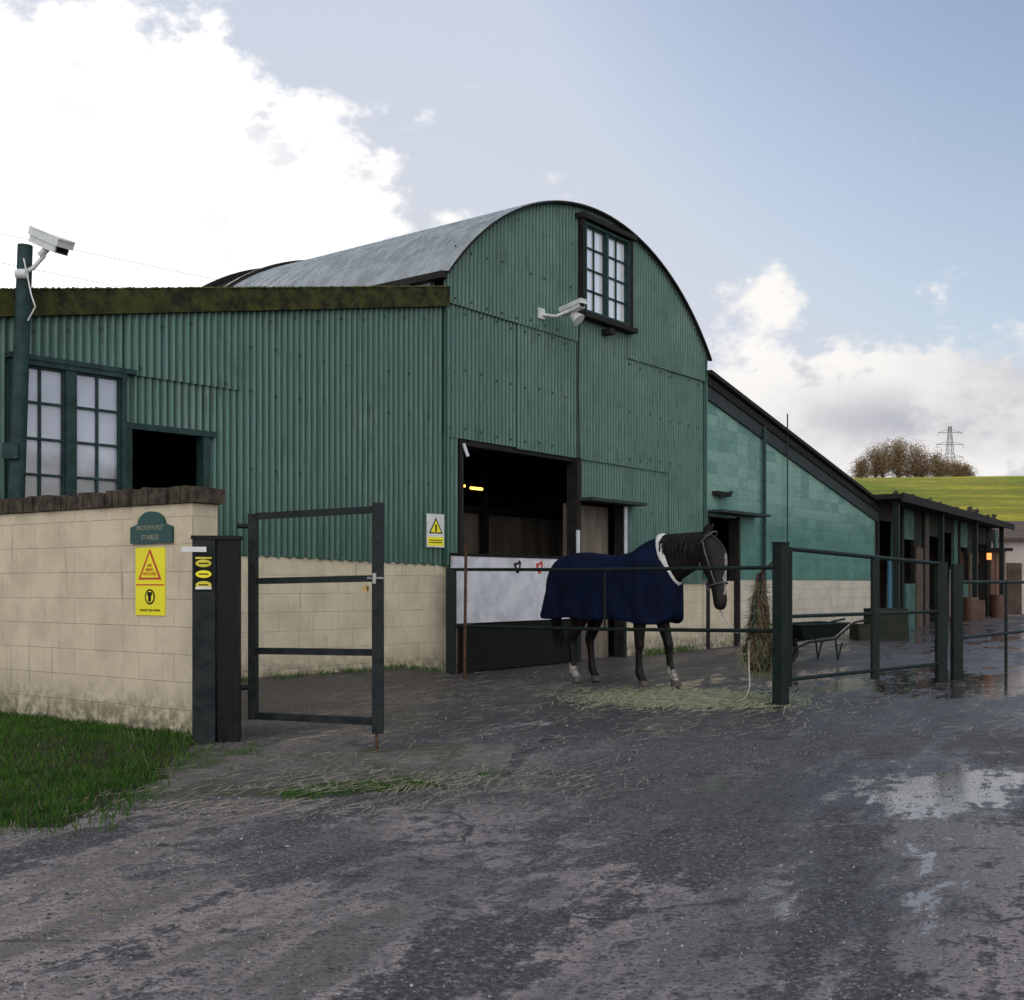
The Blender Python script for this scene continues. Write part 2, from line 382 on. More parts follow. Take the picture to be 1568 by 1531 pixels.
mb.grid(rows,0)
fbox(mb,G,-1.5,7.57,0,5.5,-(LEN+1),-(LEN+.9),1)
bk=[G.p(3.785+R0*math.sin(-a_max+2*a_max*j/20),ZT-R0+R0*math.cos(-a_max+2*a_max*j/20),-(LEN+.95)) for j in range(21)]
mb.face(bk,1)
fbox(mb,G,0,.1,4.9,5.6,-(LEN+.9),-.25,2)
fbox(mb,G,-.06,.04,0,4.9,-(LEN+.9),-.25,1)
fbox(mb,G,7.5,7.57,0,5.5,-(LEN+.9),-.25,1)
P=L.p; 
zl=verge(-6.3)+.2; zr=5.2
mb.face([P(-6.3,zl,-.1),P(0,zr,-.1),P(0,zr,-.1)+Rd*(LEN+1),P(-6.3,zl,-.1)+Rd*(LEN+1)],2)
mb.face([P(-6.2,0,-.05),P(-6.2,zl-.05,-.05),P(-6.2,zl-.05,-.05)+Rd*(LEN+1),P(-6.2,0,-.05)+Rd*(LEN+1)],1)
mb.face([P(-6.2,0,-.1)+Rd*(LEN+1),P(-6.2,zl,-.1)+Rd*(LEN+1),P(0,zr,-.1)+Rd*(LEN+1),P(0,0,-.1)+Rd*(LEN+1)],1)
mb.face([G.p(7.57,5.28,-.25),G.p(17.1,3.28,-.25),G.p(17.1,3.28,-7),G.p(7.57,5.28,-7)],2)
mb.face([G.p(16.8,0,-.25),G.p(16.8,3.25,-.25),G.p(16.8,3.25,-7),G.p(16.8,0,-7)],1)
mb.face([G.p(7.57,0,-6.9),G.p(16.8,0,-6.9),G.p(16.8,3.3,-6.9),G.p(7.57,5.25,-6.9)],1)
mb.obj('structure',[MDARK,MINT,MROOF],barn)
mb=MB()
corr(mb,G,.1,7.4,0,2.5,-2.6,1); 
for t in (.9,2.4,3.9): fbox(mb,G,t,t+.12,0,3.6,-2.5,-2.4,0)
fbox(mb,G,.1,7.4,2.5,2.62,-2.55,-2.42,0); fbox(mb,G,.1,7.4,3.5,3.65,-2.4,-2.3,0)
corr(mb,G,3.32,4.66,.0,2.55,-.30,1)
fbox(mb,G,.323,.40,0,3.25,-.18,.02,0); fbox(mb,G,3.2,3.31,0,3.26,-.16,.045,0)
fbox(mb,G,.30,3.3,3.19,3.26,-.15,-.02,0)
fbox(mb,G,4.62,4.72,0,2.6,-.16,.03,0)
fbox(mb,G,3.25,4.95,2.57,2.62,-.0,.30,2)
fbox(mb,G,7.60,9.75,2.60,2.65,.0,.38,2)
fbox(mb,G,7.66,7.76,0,2.55,-.15,.03,0); fbox(mb,G,8.94,9.03,0,2.58,-.15,.05,0)
fbox(mb,G,7.76,8.94,0,1.3,-.10,-.05,4)
fbox(mb,L,-4.72,-4.62,.1,2.93,-.1,.045,3); fbox(mb,L,-3.76,-3.68,.1,2.93,-.1,.045,3); fbox(mb,L,-4.74,-3.6,2.90,2.965,-.05,.06,3)
fbox(mb,L,-5.95,-4.6,3.47,3.52,.0,.11,3)
mb.obj('door_frames',[MDARK,MBRN,MFASC,MFRAME,MCREAM],barn)
mb=MB()
fbox(mb,G,.08,3.18,.70,1.63,.05,.09,0); fbox(mb,G,.08,3.18,1.63,1.67,.04,.10,1); fbox(mb,G,.33,3.18,.02,.699,-.02,.05,1)
fbox(mb,G,3.16,3.24,1.55,2.1,.046,.07,0)
fbox(mb,G,4.63,4.71,1.75,2.55,.031,.05,0)
for tc,mm in ((1.55,1),(2.1,2)):
    pts=[(0,.06),(.05,.10),(.09,.06),(.07,-.02),(.03,-.10),(-.03,-.10),(-.05,-.02),(-.08,.0),(-.09,.05)]
    mb.face([G.p(tc+a,1.50+b,.094) for a,b in pts],mm)
    mb.face([G.p(tc+a*.4,1.50+b*.4,.097) for a,b in pts],0)
fbox(mb,G,2.72,2.80,1.22,1.5,.0901,.094,3)
mb.obj('white_stable_door',[MWHITEP,MINK,MRED,MYEL],barn)
def window(fr,t0,t1,z0,z1,cols,rows,out,mull,name,mp,fw=.05,bw=.022):
    mb=MB()
    fbox(mb,fr,t0,t1,z0,z1,out-.10,out-.04,1)
    fbox(mb,fr,t0-fw,t0,z0-fw,z1+fw,out-.06,out+.05,0); fbox(mb,fr,t1,t1+fw,z0-fw,z1+fw,out-.06,out+.05,0)
    fbox(mb,fr,t0,t1,z1,z1+fw,out-.06,out+.048,0); fbox(mb,fr,t0,t1,z0-fw,z0,out-.06,out+.048,0)
    tm=(t0+t1)/2
    fbox(mb,fr,tm-mull,tm+mull,z0,z1,out-.05,out+.03,0)
    for (a,b) in ((t0,tm-mull),(tm+mull,t1)):
        for i in range(1,cols):
            x=a+(b-a)*i/cols; fbox(mb,fr,x-bw/2,x+bw/2,z0,z1,out-.045,out-.012,0)
        for j in range(1,rows):
            z=z0+(z1-z0)*j/rows; fbox(mb,fr,a,b,z-bw/2,z+bw/2,out-.043,out-.008,0)
        fbox(mb,fr,a,a+.02,z0,z1,out-.045,out+.002,0); fbox(mb,fr,b-.02,b,z0,z1,out-.045,out+.002,0)
        fbox(mb,fr,a,b,z1-.02,z1,out-.044,out+.001,0); fbox(mb,fr,a,b,z0,z0+.02,out-.044,out+.001,0)
    return mb.obj(name,[MFRAME,mp],barn)
window(L,-5.86,-4.76,1.98,3.42,2,4,.05,.055,'casement_window',MPANE,.05,.024)
window(G,3.32,4.60,5.62,6.98,2,4,.10,.035,'gable_window',MPANE2,.035,.022)
mb=MB()
fbox(mb,G,3.18,4.78,5.48,5.56,.0,.22,0)
fbox(mb,G,3.2,3.27,5.56,7.15,.0,.152,0); fbox(mb,G,4.66,4.74,5.56,7.05,.0,.151,0)
fbox(mb,G,3.15,4.8,7.05,7.13,.0,.2,0)
fbox(mb,G,3.9,4.05,5.33,5.42,.03,.22,0); 
tube(mb,[G.p(3.22,5.5,.07),G.p(3.2,4.4,.06),G.p(3.22,3.2,.07)],.010,0)
tube(mb,[G.p(10.08,0,.08),G.p(10.08,4.5,.08)],.040,1); tube(mb,[G.p(11.2,.0,.1),G.p(11.2,4.9,.1)],.015,1)
fbox(mb,G,7.9,8.5,2.95,3.03,.0,.12,0)
tube(mb,[G.p(8.0,2.9,.1),G.p(8.1,2.98,.22),G.p(8.3,3.02,.22)],.03,0)
tube(mb,[G.p(.38,3.2,.03),G.p(.42,3.08,.05),G.p(.42,3.02,.08)],.025,2)
mb.obj('trims_and_pipes',[MDARK,MFRAME,MWHITEP],barn)
mb=MB(); 
tube(mb,[G.p(1.80,2.73,-1.0),G.p(2.08,2.73,-1.0)],.022,0); tube(mb,[G.p(1.55,2.75,-1.0),G.p(1.65,2.75,-1.0)],.022,0)
mb.obj('yard_lamp',[emis('amber_lamp',(1,.60,.10),3.0)],barn)
mb=MB()
for k in range(9):
    s=.3+k*.42
    tube(mb,[G.p(-.02,5.22+.1*random.random(),-s),G.p(-.25+.2*random.random(),5.42,-s-.35)],.03,0)
fbox(mb,G,-.14,-.04,5.40,5.49,-5.4,.1,0)
mb.obj('roof_edge_timbers',[MDARK],barn)

# ------------------------------------------------------------ low wall
lw=empty('garden_wall')
mb=MB()
fbox(mb,W,-.0,3.2,-.3,1.90,-.26,0,0)
mb.obj('block_wall',[MCREAM],lw)
mb=MB()
t=-.06
while t<3.2:
    w=.070; dz=random.uniform(-.014,.016); do=random.uniform(-.014,.018)
    fbox(mb,W,t,t+w,1.905,2.035+dz,-.285+do,.035+do,0); t+=.082
fbox(mb,W,-.04,3.2,1.902,2.02,-.27,.010,0)
o=mb.obj('brick_coping',[MBRICK],lw)
bv=o.modifiers.new('b','BEVEL'); bv.width=.010; bv.segments=2
se=empty('stables_name_plaque')
mb=MB()
t0,t1=.225,.755; tm=(t0+t1)/2
prof=[(t0,1.585),(t1,1.585),(t1,1.72),(t1-.09,1.745)]
for j in range(0,13):
    a=math.pi*j/12; prof.append((tm+.17*math.cos(a),1.745+.105*math.sin(a)))
prof.append((t0+.09,1.745)); prof.append((t0,1.72))
fr=[W.p(a,b,.03) for a,b in prof]; bk=[W.p(a,b,.002) for a,b in prof]
mb.face(fr,0); mb.face(bk[::-1],0)
for i in range(len(prof)):
    k=(i+1)%len(prof); mb.face([bk[i],bk[k],fr[k],fr[i]],0)
mb.obj('plaque_board',[MPLQ],se)
xd=-W.d; up=V((0,0,1))
textmesh('BROCKHURST',.054,MGOLD,W.p(tm,1.695,.033),xd,up,se,'lettering')
textmesh('STABLES',.060,MGOLD,W.p(tm,1.615,.033),xd,up,se,'lettering_lower')
def tri(mb,fr,t,z,o,s,mat):
    h=s*.866; P3=[(t-s/2,z-h/3),(t+s/2,z-h/3),(t,z+2*h/3)]
    mb.face([fr.p(a,b,o) for a,b in P3],mat)
def person_icon(mb,fr,t,z,o,s,mat):
    n=16; mb.face([fr.p(t+s*.5*math.cos(2*math.pi*i/n),z+s*.5*math.sin(2*math.pi*i/n),o) for i in range(n)],mat)
se=empty('cctv_warning_sign')
mb=MB(); t0,t1=.33,.71; tm=(t0+t1)/2
fbox(mb,W,t0,t1,.985,1.55,.001,.010,0)
tri(mb,W,tm,1.37,.012,.30,1); tri(mb,W,tm,1.368,.0135,.235,0)
fbox(mb,W,t0+.01,t1-.01,1.235,1.245,.0101,.012,1)
person_icon(mb,W,tm,1.14,.0125,.13,2); person_icon(mb,W,tm,1.14,.0138,.10,0); fbox(mb,W,tm-.018,tm+.018,1.10,1.165,.0102,.0150,2)
fbox(mb,W,tm-.03,tm+.03,1.15,1.18,.0102,.0155,2)
mb.obj('sign_board',[MYEL,MRED,MINK],se)
textmesh('ARE\nBEING\nWATCHED',.035,MRED,W.p(tm,1.39,.015),xd,up,se,'ink')
textmesh('CAUGHT ON CAMERA',.026,MINK,W.p(tm,1.02,.012),xd,up,se,'ink_lower')
se=empty('wall_warning_sign')
mb=MB(); fbox(mb,L,-.36,-.04,1.74,2.19,.035,.05,0)
fbox(mb,L,-.345,-.055,1.76,1.88,.0501,.052,1); tri(mb,L,-.20,2.0,.0525,.25,2); tri(mb,L,-.20,1.998,.054,.19,1)
fbox(mb,L,-.215,-.185,1.95,2.05,.0545,.0555,2)
fbox(mb,L,-.32,-.08,1.80,1.812,.0521,.0535,2); fbox(mb,L,-.32,-.08,1.83,1.842,.0521,.0535,2)
mb.obj('sign_board',[MWHITE,MYEL,MINK],se)
# ------------------------------------------------------------ gate posts + gate
gp=empty('gate_post')
mb=MB()
F2=FR((-2.47,9.0),(1,.12),(.12,-1))
fbox(mb,F2,-.06,.115,-.1,1.60,-.1,.06,0); fbox(mb,F2,.13,.30,-.25,1.60,-.10,.03,1)
fbox(mb,F2,-.07,.31,1.60,1.63,-.11,.07,1)
fbox(mb,F2,-.14,.05,1.50,1.54,.062,.08,2)
o=mb.obj('post_timbers',[MSTEEL,MBLACK,MWHITE],gp)
bv=o.modifiers.new('b','BEVEL'); bv.width=.006
se=empty('post_notice')
mb=MB(); fbox(mb,F2,-.045,.10,1.19,1.49,.061,.066,0)
for k in range(3):
    z=1.41-k*.085
    n=16; mb.face([F2.p(.028+.062*math.cos(2*math.pi*i/n),z+.03*math.sin(2*math.pi*i/n),.0675) for i in range(n)],1 if k==1 else 2)
    fbox(mb,F2,-.01,.066,z-.005,z+.005,.0675,.069,0)
fbox(mb,F2,-.035,.09,1.445,1.46,.0661,.068,2); fbox(mb,F2,-.035,.09,1.205,1.225,.0661,.068,3)
mb.obj('notice_board',[MINK,MYEL,simple('yellow_ink',(.7,.6,.05),None,3,.5,0),MWHITE],se)
gate=empty('steel_gate')
ga=V((-2.12,9.28,0)); gb=V((-1.03,8.7,0)); mb=MB()
def gp_(u,z): p=ga.lerp(gb,u); return V((p.x,p.y,z))
tube(mb,[gp_(0,.14),gp_(0,1.82)],.036,0,square=True); tube(mb,[gp_(1,.10),gp_(1,1.87)],.042,0,square=True)
for z,r in ((1.80,.026),(1.27,.025),(.70,.026),(.17,.028)):
    tube(mb,[gp_(.03,z),gp_(.97,z+.02)],r,0,square=True)
tube(mb,[gp_(0,1.72)-V((.02,0,0)),gp_(0,1.72)-V((.12,.05,0))],.02,0)
tube(mb,[gp_(0,.4)-V((.02,0,0)),gp_(0,.4)-V((.12,.05,0))],.02,0)
tube(mb,[gp_(.99,.12),gp_(1.0,-.22)],.012,1)
tube(mb,[gp_(.93,1.29)+V((0,-.05,0)),gp_(1.05,1.29)+V((0,-.05,0))],.012,2)
tube(mb,[gp_(.98,1.25)+V((0,-.06,0)),gp_(.98,1.33)+V((0,-.06,0))],.018,2)
fbox(mb,FR(gp_(.93,0)[:2],(1,-.5),(-.5,-1)),-.02,.02,1.19,1.23,.03,.05,3)
mb.obj('gate_frame',[MSTEEL,MRUST,simple('galvanised',(.4,.4,.38),None,20,.4,.0,.8),simple('brass_lock',(.5,.35,.12),None,20,.35,.0,.7)],gate)
# ------------------------------------------------------------ CCTV
def cctv(name,base,dirv,length,k=1.0):
    e=empty(name); mb=MB(); d=V(dirv).normalized(); s=d.cross(V((0,0,1))).normalized(); u=s.cross(d)
    p=V(base)
    def bx(a0,a1,w,h0,h1,mat):
        w*=k;h0*=k;h1*=k
        A,B=[[p+d*a+s*w+u*h0,p+d*a-s*w+u*h0,p+d*a-s*w+u*h1,p+d*a+s*w+u*h1] for a in (a0,a1)]
        mb.face(A,mat); mb.face(B[::-1],mat)
        for i in range(4):
            q=(i+1)%4; mb.face([A[i],B[i],B[q],A[q]],mat)
    bx(-length*.45,length*.5,.055,-.05,.045,0); bx(-length*.48,length*.60,.068,.047,.062,0)
    bx(-length*.48,length*.58,.067,-.0,.046,0)
    bx(length*.501,length*.515,.045,-.04,.035,1)
    tube(mb,[p+d*length*.50-u*.002,p+d*length*.545-u*.002],.028*k,1,12)
    o=mb.obj('camera_housing',[MWHITE,MBLACK],e); bv=o.modifiers.new('b','BEVEL'); bv.width=.006; bv.segments=2
    return e
pole=V((-4.88,10.98,0)); ptop=V((-4.72,10.98,4.53))
cam1=cctv('security_camera',(-4.47,10.93,4.55),(.78,-.50,-.40),.46,1.35)
mb=MB()
tube(mb,[ptop+V((.0,-.05,-.28)),ptop+V((.10,-.06,-.24)),ptop+V((.20,-.05,-.12)),ptop+V((.22,-.05,-.05))],.022,0)
tube(mb,[ptop+V((.16,-.06,-.12)),ptop+V((.24,-.05,-.04))],.035,0)
tube(mb,[ptop+V((.02,-.08,-.15)),ptop+V((.1,-.1,-.5)),ptop+V((.14,-.1,-.62)),ptop+V((.06,-.08,-.75))],.007,0)
tube(mb,[ptop+V((-.05,-.08,-.30)),ptop+V((.05,-.08,-.30))],.05,0)
mb.obj('bracket',[MWHITE],cam1)
e=empty('camera_pole'); mb=MB()
tube(mb,[pole,ptop],[.085,.07],0,10); fbox(mb,FR((-4.86,10.9),(1,0),(0,-1)),-.03,.12,2.45,2.6,-.02,.05,0)
mb.obj('pole',[MFRAME],e)
cam2=cctv('floodlight_camera',G.p(2.45,5.42,.45),(.55,-.6,.12),.42,1.1)
mb=MB()
tube(mb,[G.p(2.2,5.35,.02),G.p(2.3,5.30,.25),G.p(2.42,5.38,.42)],.025,0)
fbox(mb,G,2.12,2.28,5.27,5.43,.03,.07,0)
q=G.p(2.5,5.36,.42)
tube(mb,[q,q+V((.1,-.05,-.12))],[.05,.11],0,12)
mb.obj('bracket',[MWHITE],cam2)
mb=MB()
for (z0,z1) in ((39,31),(36,28.5),(32.5,26)):
    tube(mb,[(-75+ i*8.0,100+i*4,z0+(z1-z0)*i/12-1.5*math.sin(math.pi*i/12)) for i in range(13)],.03,0,4)
mb.obj('power_line',[simple('cable_grey',(.2,.2,.2),None,4,.6,0)])

# ------------------------------------------------------------ fences
e=empty('yard_fence'); mb=MB()
A=V((-.82,15.28,0)); B=V((2.75,11.59,0))
Fpost=FR((B.x,B.y),(.8,.6),(.6,-.8))
fbox(mb,Fpost,-.06,.06,-.1,1.66,-.06,.06,0); fbox(mb,Fpost,-.066,.066,1.66,1.675,-.066,.066,0)
tube(mb,[A,A+V((0,0,1.46))],.07,0,square=True)
for z0,z1 in ((1.44,1.415),(.68,.765)):
    tube(mb,[A+V((0,0,z0)),A.lerp(B,.5)+V((0,0,(z0+z1)/2-.012)),B+V((0,0,z1))],.021,0)
m_=A.lerp(B,.535); tube(mb,[m_+V((0,0,.71)),m_+V((0,0,1.42))],.013,0)
m_=V((-.62,14.75,0)); tube(mb,[m_-V((0,0,.1)),m_+V((.02,0,1.75))],.020,1)
mb.obj('posts_and_rails',[MGREENST,MRUST],e)
e=empty('field_gate'); mb=MB()
Cc=V((5.42,14.3,0)); 
def gq(u,z): p=B.lerp(Cc,u); return V((p.x,p.y,z))
for (a,b,r) in ((1.61,1.50,.024),(.91,.90,.02),(.26,.24,.022)):
    tube(mb,[gq(.04,a),gq(.99,b)],r,0)
for u in (.045,.536,.98): tube(mb,[gq(u,.18 if u!=.536 else .15),gq(u,1.62-.12*u)],.03 if u!=.536 else .04,0,square=(u==.536))
mb.obj('gate_tubes',[MGREENST],e)
e=empty('roadside_fence'); mb=MB()
for px,py,r,h in ((5.42,14.3,.06,1.52),(5.71,14.54,.06,1.50)):
    tube(mb,[(px,py,-.1),(px,py,h)],r,0,square=True)
pts=[V((5.71,14.54,0)),V((6.98,16.0,0)),V((8.6,17.9,0)),V((10.2,19.8,0))]
for z in (1.27,.55):
    tube(mb,[p+V((0,0,z)) for p in pts],.022,0)
for p in pts[1:]: tube(mb,[p,p+V((0,0,1.3))],.022,0)
mb.obj('posts_and_rails',[MGREENST],e)

# ------------------------------------------------------------ stable row
S=FR((9.25,28.9),(.531,.8475),(.8475,-.531))
e=empty('stable_row'); mb=MB()
fbox(mb,S,-.3,17.5,3.38,3.50,-4.2,.75,0); fbox(mb,S,-.35,17.55,3.30,3.52,.75,.80,0)
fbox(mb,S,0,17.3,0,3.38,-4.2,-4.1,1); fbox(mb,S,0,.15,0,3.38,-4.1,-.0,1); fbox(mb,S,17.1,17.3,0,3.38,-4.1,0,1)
t=0; k=0
rnd=random.Random(3)
while t<17:
    if k%2==0: fbox(mb,S,t,t+.14,0,3.36,.45,.60,2)
    fbox(mb,S,t+.3,t+.5,0,3.37,-.12,.0,0)
    if k%3==0:
        fbox(mb,S,t+2.1,t+2.7,0,3.36,-.1,-.0,3); fbox(mb,S,t+.5,t+2.1,2.9,3.36,-.1,0,0); fbox(mb,S,t+1.5,t+2.1,0,1.2,-.08,.03,4)
    elif k%3==1:
        fbox(mb,S,t+1.7,t+2.7,0,3.36,-.1,0,0); fbox(mb,S,t+.5,t+1.7,2.5,3.36,-.1,0,3); fbox(mb,S,t+.6,t+1.7,0,1.25,-.08,.03,3)
        fbox(mb,S,t+1.72,t+2.5,0,2.3,.02,.08,4)
    else:
        fbox(mb,S,t+.5,t+1.0,0,3.36,-.1,0,4); fbox(mb,S,t+1.0,t+2.7,2.7,3.36,-.1,0,0)
    t+=2.7; k+=1
fbox(mb,S,1.2,1.35,.2,1.9,.03,.09,5); fbox(mb,S,1.55,1.62,.2,1.7,.03,.09,5); fbox(mb,S,8.4,8.55,.2,1.7,.2,.3,6)
fbox(mb,S,3.0,7.0,3.52,3.75,-2.0,-.5,0)
for a in range(40):
    q=rnd.uniform(2,16.5)
    tube(mb,[S.p(q,3.53,rnd.uniform(-.3,.6)),S.p(q+rnd.uniform(-.4,.4),3.56+.22*rnd.random(),rnd.uniform(-.2,.5))],rnd.uniform(.03,.10),7,5)
mb.obj('stable_building',[MDARK,MINT,MGREENST,simple('green_stable_boards',(.06,.145,.12),(.04,.09,.075),3,.7,.0),simple('brown_boards',(.11,.075,.055),None,4,.8,.0),simple('blue_tarp',(.06,.2,.3),None,4,.5,.0),MWHITEP,simple('roof_moss',(.05,.045,.03),None,5,.9,0)],e)
# bales and tack in front of the boxes
e=empty('feed_barrels'); mb=MB()
for (t_,o_,r_,h_) in ((10.2,.5,.28,.8),(10.9,.6,.25,.7),(15.0,.6,.3,.85)):
    q=S.p(t_,0,o_); tube(mb,[q,q+V((0,0,h_*.5)),q+V((0,0,h_))],[r_*.93,r_,r_*.93],0,14)
mb.obj('barrels',[simple('brown_plastic',(.10,.05,.035),None,4,.5,0)],e)
e=empty('farm_cottage'); mb=MB()
box(mb,19.4,34,46.5,53,0,3.0,0); box(mb,19.0,34.3,46.1,53.5,3.0,3.12,1)
mb.face([(19.0,46.1,3.1),(34.3,46.1,3.1),(34.3,49.7,4.0),(19.0,49.7,4.0)],1); mb.face([(19.0,53.5,3.1),(19.0,49.7,4.0),(34.3,49.7,4.0),(34.3,53.5,3.1)],1)
mb.face([(19.4,46.5,3.0),(19.4,49.7,3.9),(19.4,53,3.0)],0)
box(mb,24.0,25.0,46.44,46.52,0,2.2,1); box(mb,20.3,20.9,46.42,46.49,.0,2.1,1)
mb.obj('cottage_walls',[simple('pink_render',(.60,.51,.47),(.45,.38,.36),1,.8,.0),simple('brown_roof',(.09,.06,.045),None,2,.8,.0),MPANE],e)
e=empty('timber_shed'); mb=MB()
box(mb,17.2,19.0,43.6,45.6,0,2.5,0); box(mb,17.0,19.2,43.4,45.8,2.5,2.62,1); box(mb,17.7,18.4,43.54,43.598,0,2.0,1)
for i in range(9): box(mb,17.2+.2*i,17.215+.2*i,43.585,43.599,0,2.5,1)
mb.obj('shed_boards',[simple('brown_timber',(.22,.12,.075),(.14,.08,.05),3,.8,0,0,(1,1,.2)),MDARK],e)
e=empty('wall_lantern'); mb=MB(); tube(mb,[S.p(16.2,2.15,.1),S.p(16.2,2.4,.1)],.09,0,8); tube(mb,[S.p(16.2,2.4,.1),S.p(16.2,2.5,.1)],[.12,.03],1,8)
mb.obj('lantern_glass',[emis('orange_lamp',(1,.32,.08),1.6),MDARK],e)
e=empty('mounting_block'); mb=MB(); box(mb,7.6,8.7,24.8,25.5,0,.35,0); box(mb,7.9,8.7,24.85,25.45,.35,.7,0)
o=mb.obj('steps',[simple('mossy_wood',(.035,.042,.03),None,4,.9,.3,spec=.1)],e)
e=empty('wheelbarrow'); mb=MB()
wc=V((4.35,17.9,0))
def wp(f,l,z): d=V((.85,.5,0)); s=V((-.5,.85,0)); return wc+d*f+s*l+V((0,0,z))
n=20
tube(mb,[wp(.19*math.cos(2*math.pi*i/n),0,.2+.19*math.sin(2*math.pi*i/n)) for i in range(n+1)],.045,1)
for l in (-.22,.22):
    tube(mb,[wp(0,l*.3,.2),wp(.3,l*.8,.32),wp(.85,l,.36),wp(1.25,l*1.1,.62),wp(1.55,l*1.1,.66)],.018,0)
    tube(mb,[wp(.85,l,.36),wp(.9,l,.02),wp(1.0,l,.3)],.015,0)
bt=[wp(.2,-.18,.36),wp(.85,-.2,.4),wp(.85,.2,.4),wp(.2,.18,.36)]; tp=[wp(-.05,-.32,.60),wp(1.05,-.34,.62),wp(1.05,.34,.62),wp(-.05,.32,.60)]
mb.face(bt,0)
for i in range(4):
    k=(i+1)%4; mb.face([bt[i],bt[k],tp[k],tp[i]],0)
tube(mb,[tp[0],tp[1],tp[2],tp[3],tp[0]],.012,0)
mb.obj('tray_and_handles',[MGREENST,MBLACK],e)

# ------------------------------------------------------------ horse
HO=V((1.30,14.0,0)); HF=V((.783,-.622,0)); HL=V((.622,.783,0))
def hp(f,l,z): return HO+HF*f+HL*l+V((0,0,z))
def loft(mb,st,seg=18,mat=0):
    n=len(st); P=[V((a[0],a[1],a[2])) for a in st]; rows=[]
    for i in range(n):
        T=(P[min(i+1,n-1)]-P[max(i-1,0)]).normalized()
        Sd=V((0,1,0)); Sd=(Sd-T*Sd.dot(T)).normalized(); U=T.cross(Sd)
        rows.append([P[i]+Sd*st[i][3]*math.cos(2*math.pi*j/seg)+U*st[i][4]*math.sin(2*math.pi*j/seg) for j in range(seg)])
    mb.grid(rows,mat,None,True,True); mb.face(rows[0][::-1],mat); mb.face(rows[-1],mat)
def spl(st,k=4):
    out=[]
    for i in range(len(st)-1):
        p0=st[max(i-1,0)];p1=st[i];p2=st[i+1];p3=st[min(i+2,len(st)-1)]
        for j in range(k):
            t=j/k
            out.append(tuple(.5*((2*b)+(-a+c)*t+(2*a-5*b+4*c-d)*t*t+(-a+3*b-3*c+d)*t**3) for a,b,c,d in zip(p0,p1,p2,p3)))
    out.append(st[-1]); return out
horse=empty('horse')
mb=MB()
loft(mb,spl([(-.88,0,1.28,.09,.12),(-.80,0,1.29,.2,.24),(-.62,0,1.32,.27,.30),(-.35,0,1.31,.28,.30),(0,0,1.25,.30,.33),(.28,0,1.25,.29,.36),(.48,0,1.29,.26,.37),(.66,0,1.26,.21,.28),(.78,0,1.24,.11,.15)]))
loft(mb,spl([(.36,0,1.36,.15,.28),(.60,0,1.47,.145,.31),(.82,0,1.56,.13,.28),(1.02,-.01,1.62,.11,.235),(1.20,-.02,1.69,.09,.175),(1.31,-.03,1.71,.07,.10)]))
loft(mb,spl([(1.22,-.03,1.80,.065,.06),(1.29,-.04,1.72,.10,.12),(1.345,-.05,1.60,.112,.168),(1.39,-.075,1.46,.10,.162),(1.435,-.10,1.32,.077,.122),(1.47,-.125,1.18,.064,.092),(1.495,-.145,1.07,.066,.086),(1.50,-.155,.99,.060,.073),(1.50,-.16,.95,.034,.04)]))
for l in (-.065,.03):
    loft(mb,spl([(1.25,l,1.80,.036,.026),(1.27,l*1.25,1.87,.038,.024),(1.30,l*1.35,1.93,.026,.017),(1.315,l*1.3,1.965,.008,.008)],3),10)
def fleg(l,df):
    loft(mb,spl([(.42,l*.7,1.25,.10,.17),(.44,l*.9,1.08,.10,.14),(.45+df*.3,l,.92,.084,.11),(.46+df*.6,l,.72,.066,.080),(.47+df*.8,l,.56,.057,.064),(.475+df*.85,l,.50,.057,.062),(.47+df*.9,l,.43,.043,.048),(.475+df*.95,l,.27,.039,.046),(.485+df,l,.18,.050,.058),(.515+df,l,.11,.044,.049),(.535+df,l,.075,.05,.055)]),14)
    loft(mb,[(.535+df,l,.085,.052,.055),(.555+df,l,.0,.068,.074)],16)
def hleg(l,df):
    loft(mb,spl([(-.58,l*.7,1.30,.12,.22),(-.56,l*.9,1.12,.13,.21),(-.50+df*.2,l,.95,.105,.17),(-.54+df*.5,l,.80,.082,.125),(-.62+df*.8,l,.68,.062,.088),(-.70+df,l,.585,.054,.075),(-.715+df,l,.52,.050,.064),(-.70+df,l,.43,.043,.050),(-.685+df,l,.28,.041,.046),(-.675+df,l,.18,.050,.057),(-.645+df,l,.11,.044,.049),(-.625+df,l,.075,.05,.055)]),14)
    loft(mb,[(-.625+df,l,.085,.052,.055),(-.605+df,l,.0,.068,.072)],16)
fleg(-.16,-.06); fleg(.15,.20); hleg(-.15,.12); hleg(.15,.20)
tmp=mb.obj('tmp',[MBLACK])
rm=tmp.modifiers.new('r','REMESH'); rm.mode='VOXEL'; rm.voxel_size=.016; rm.use_smooth_shade=True
sm=tmp.modifiers.new('s','SMOOTH'); sm.iterations=4; sm.factor=.5
dg=bpy.context.evaluated_depsgraph_get(); me=bpy.data.meshes.new_from_object(tmp.evaluated_get(dg)); bpy.data.objects.remove(tmp)
MCOAT=simple('black_coat',(.006,.005,.0045),(.010,.0075,.0065),7,.45,.0,spec=.22)
MSOCK=simple('white_hair',(.42,.40,.37),(.10,.09,.08),22,.8,.0)
MHOOF=simple('hoof_horn',(.05,.04,.035),(.09,.08,.07),12,.5,.0)
me.materials.clear()
for m in (MCOAT,MSOCK,MHOOF): me.materials.append(m)
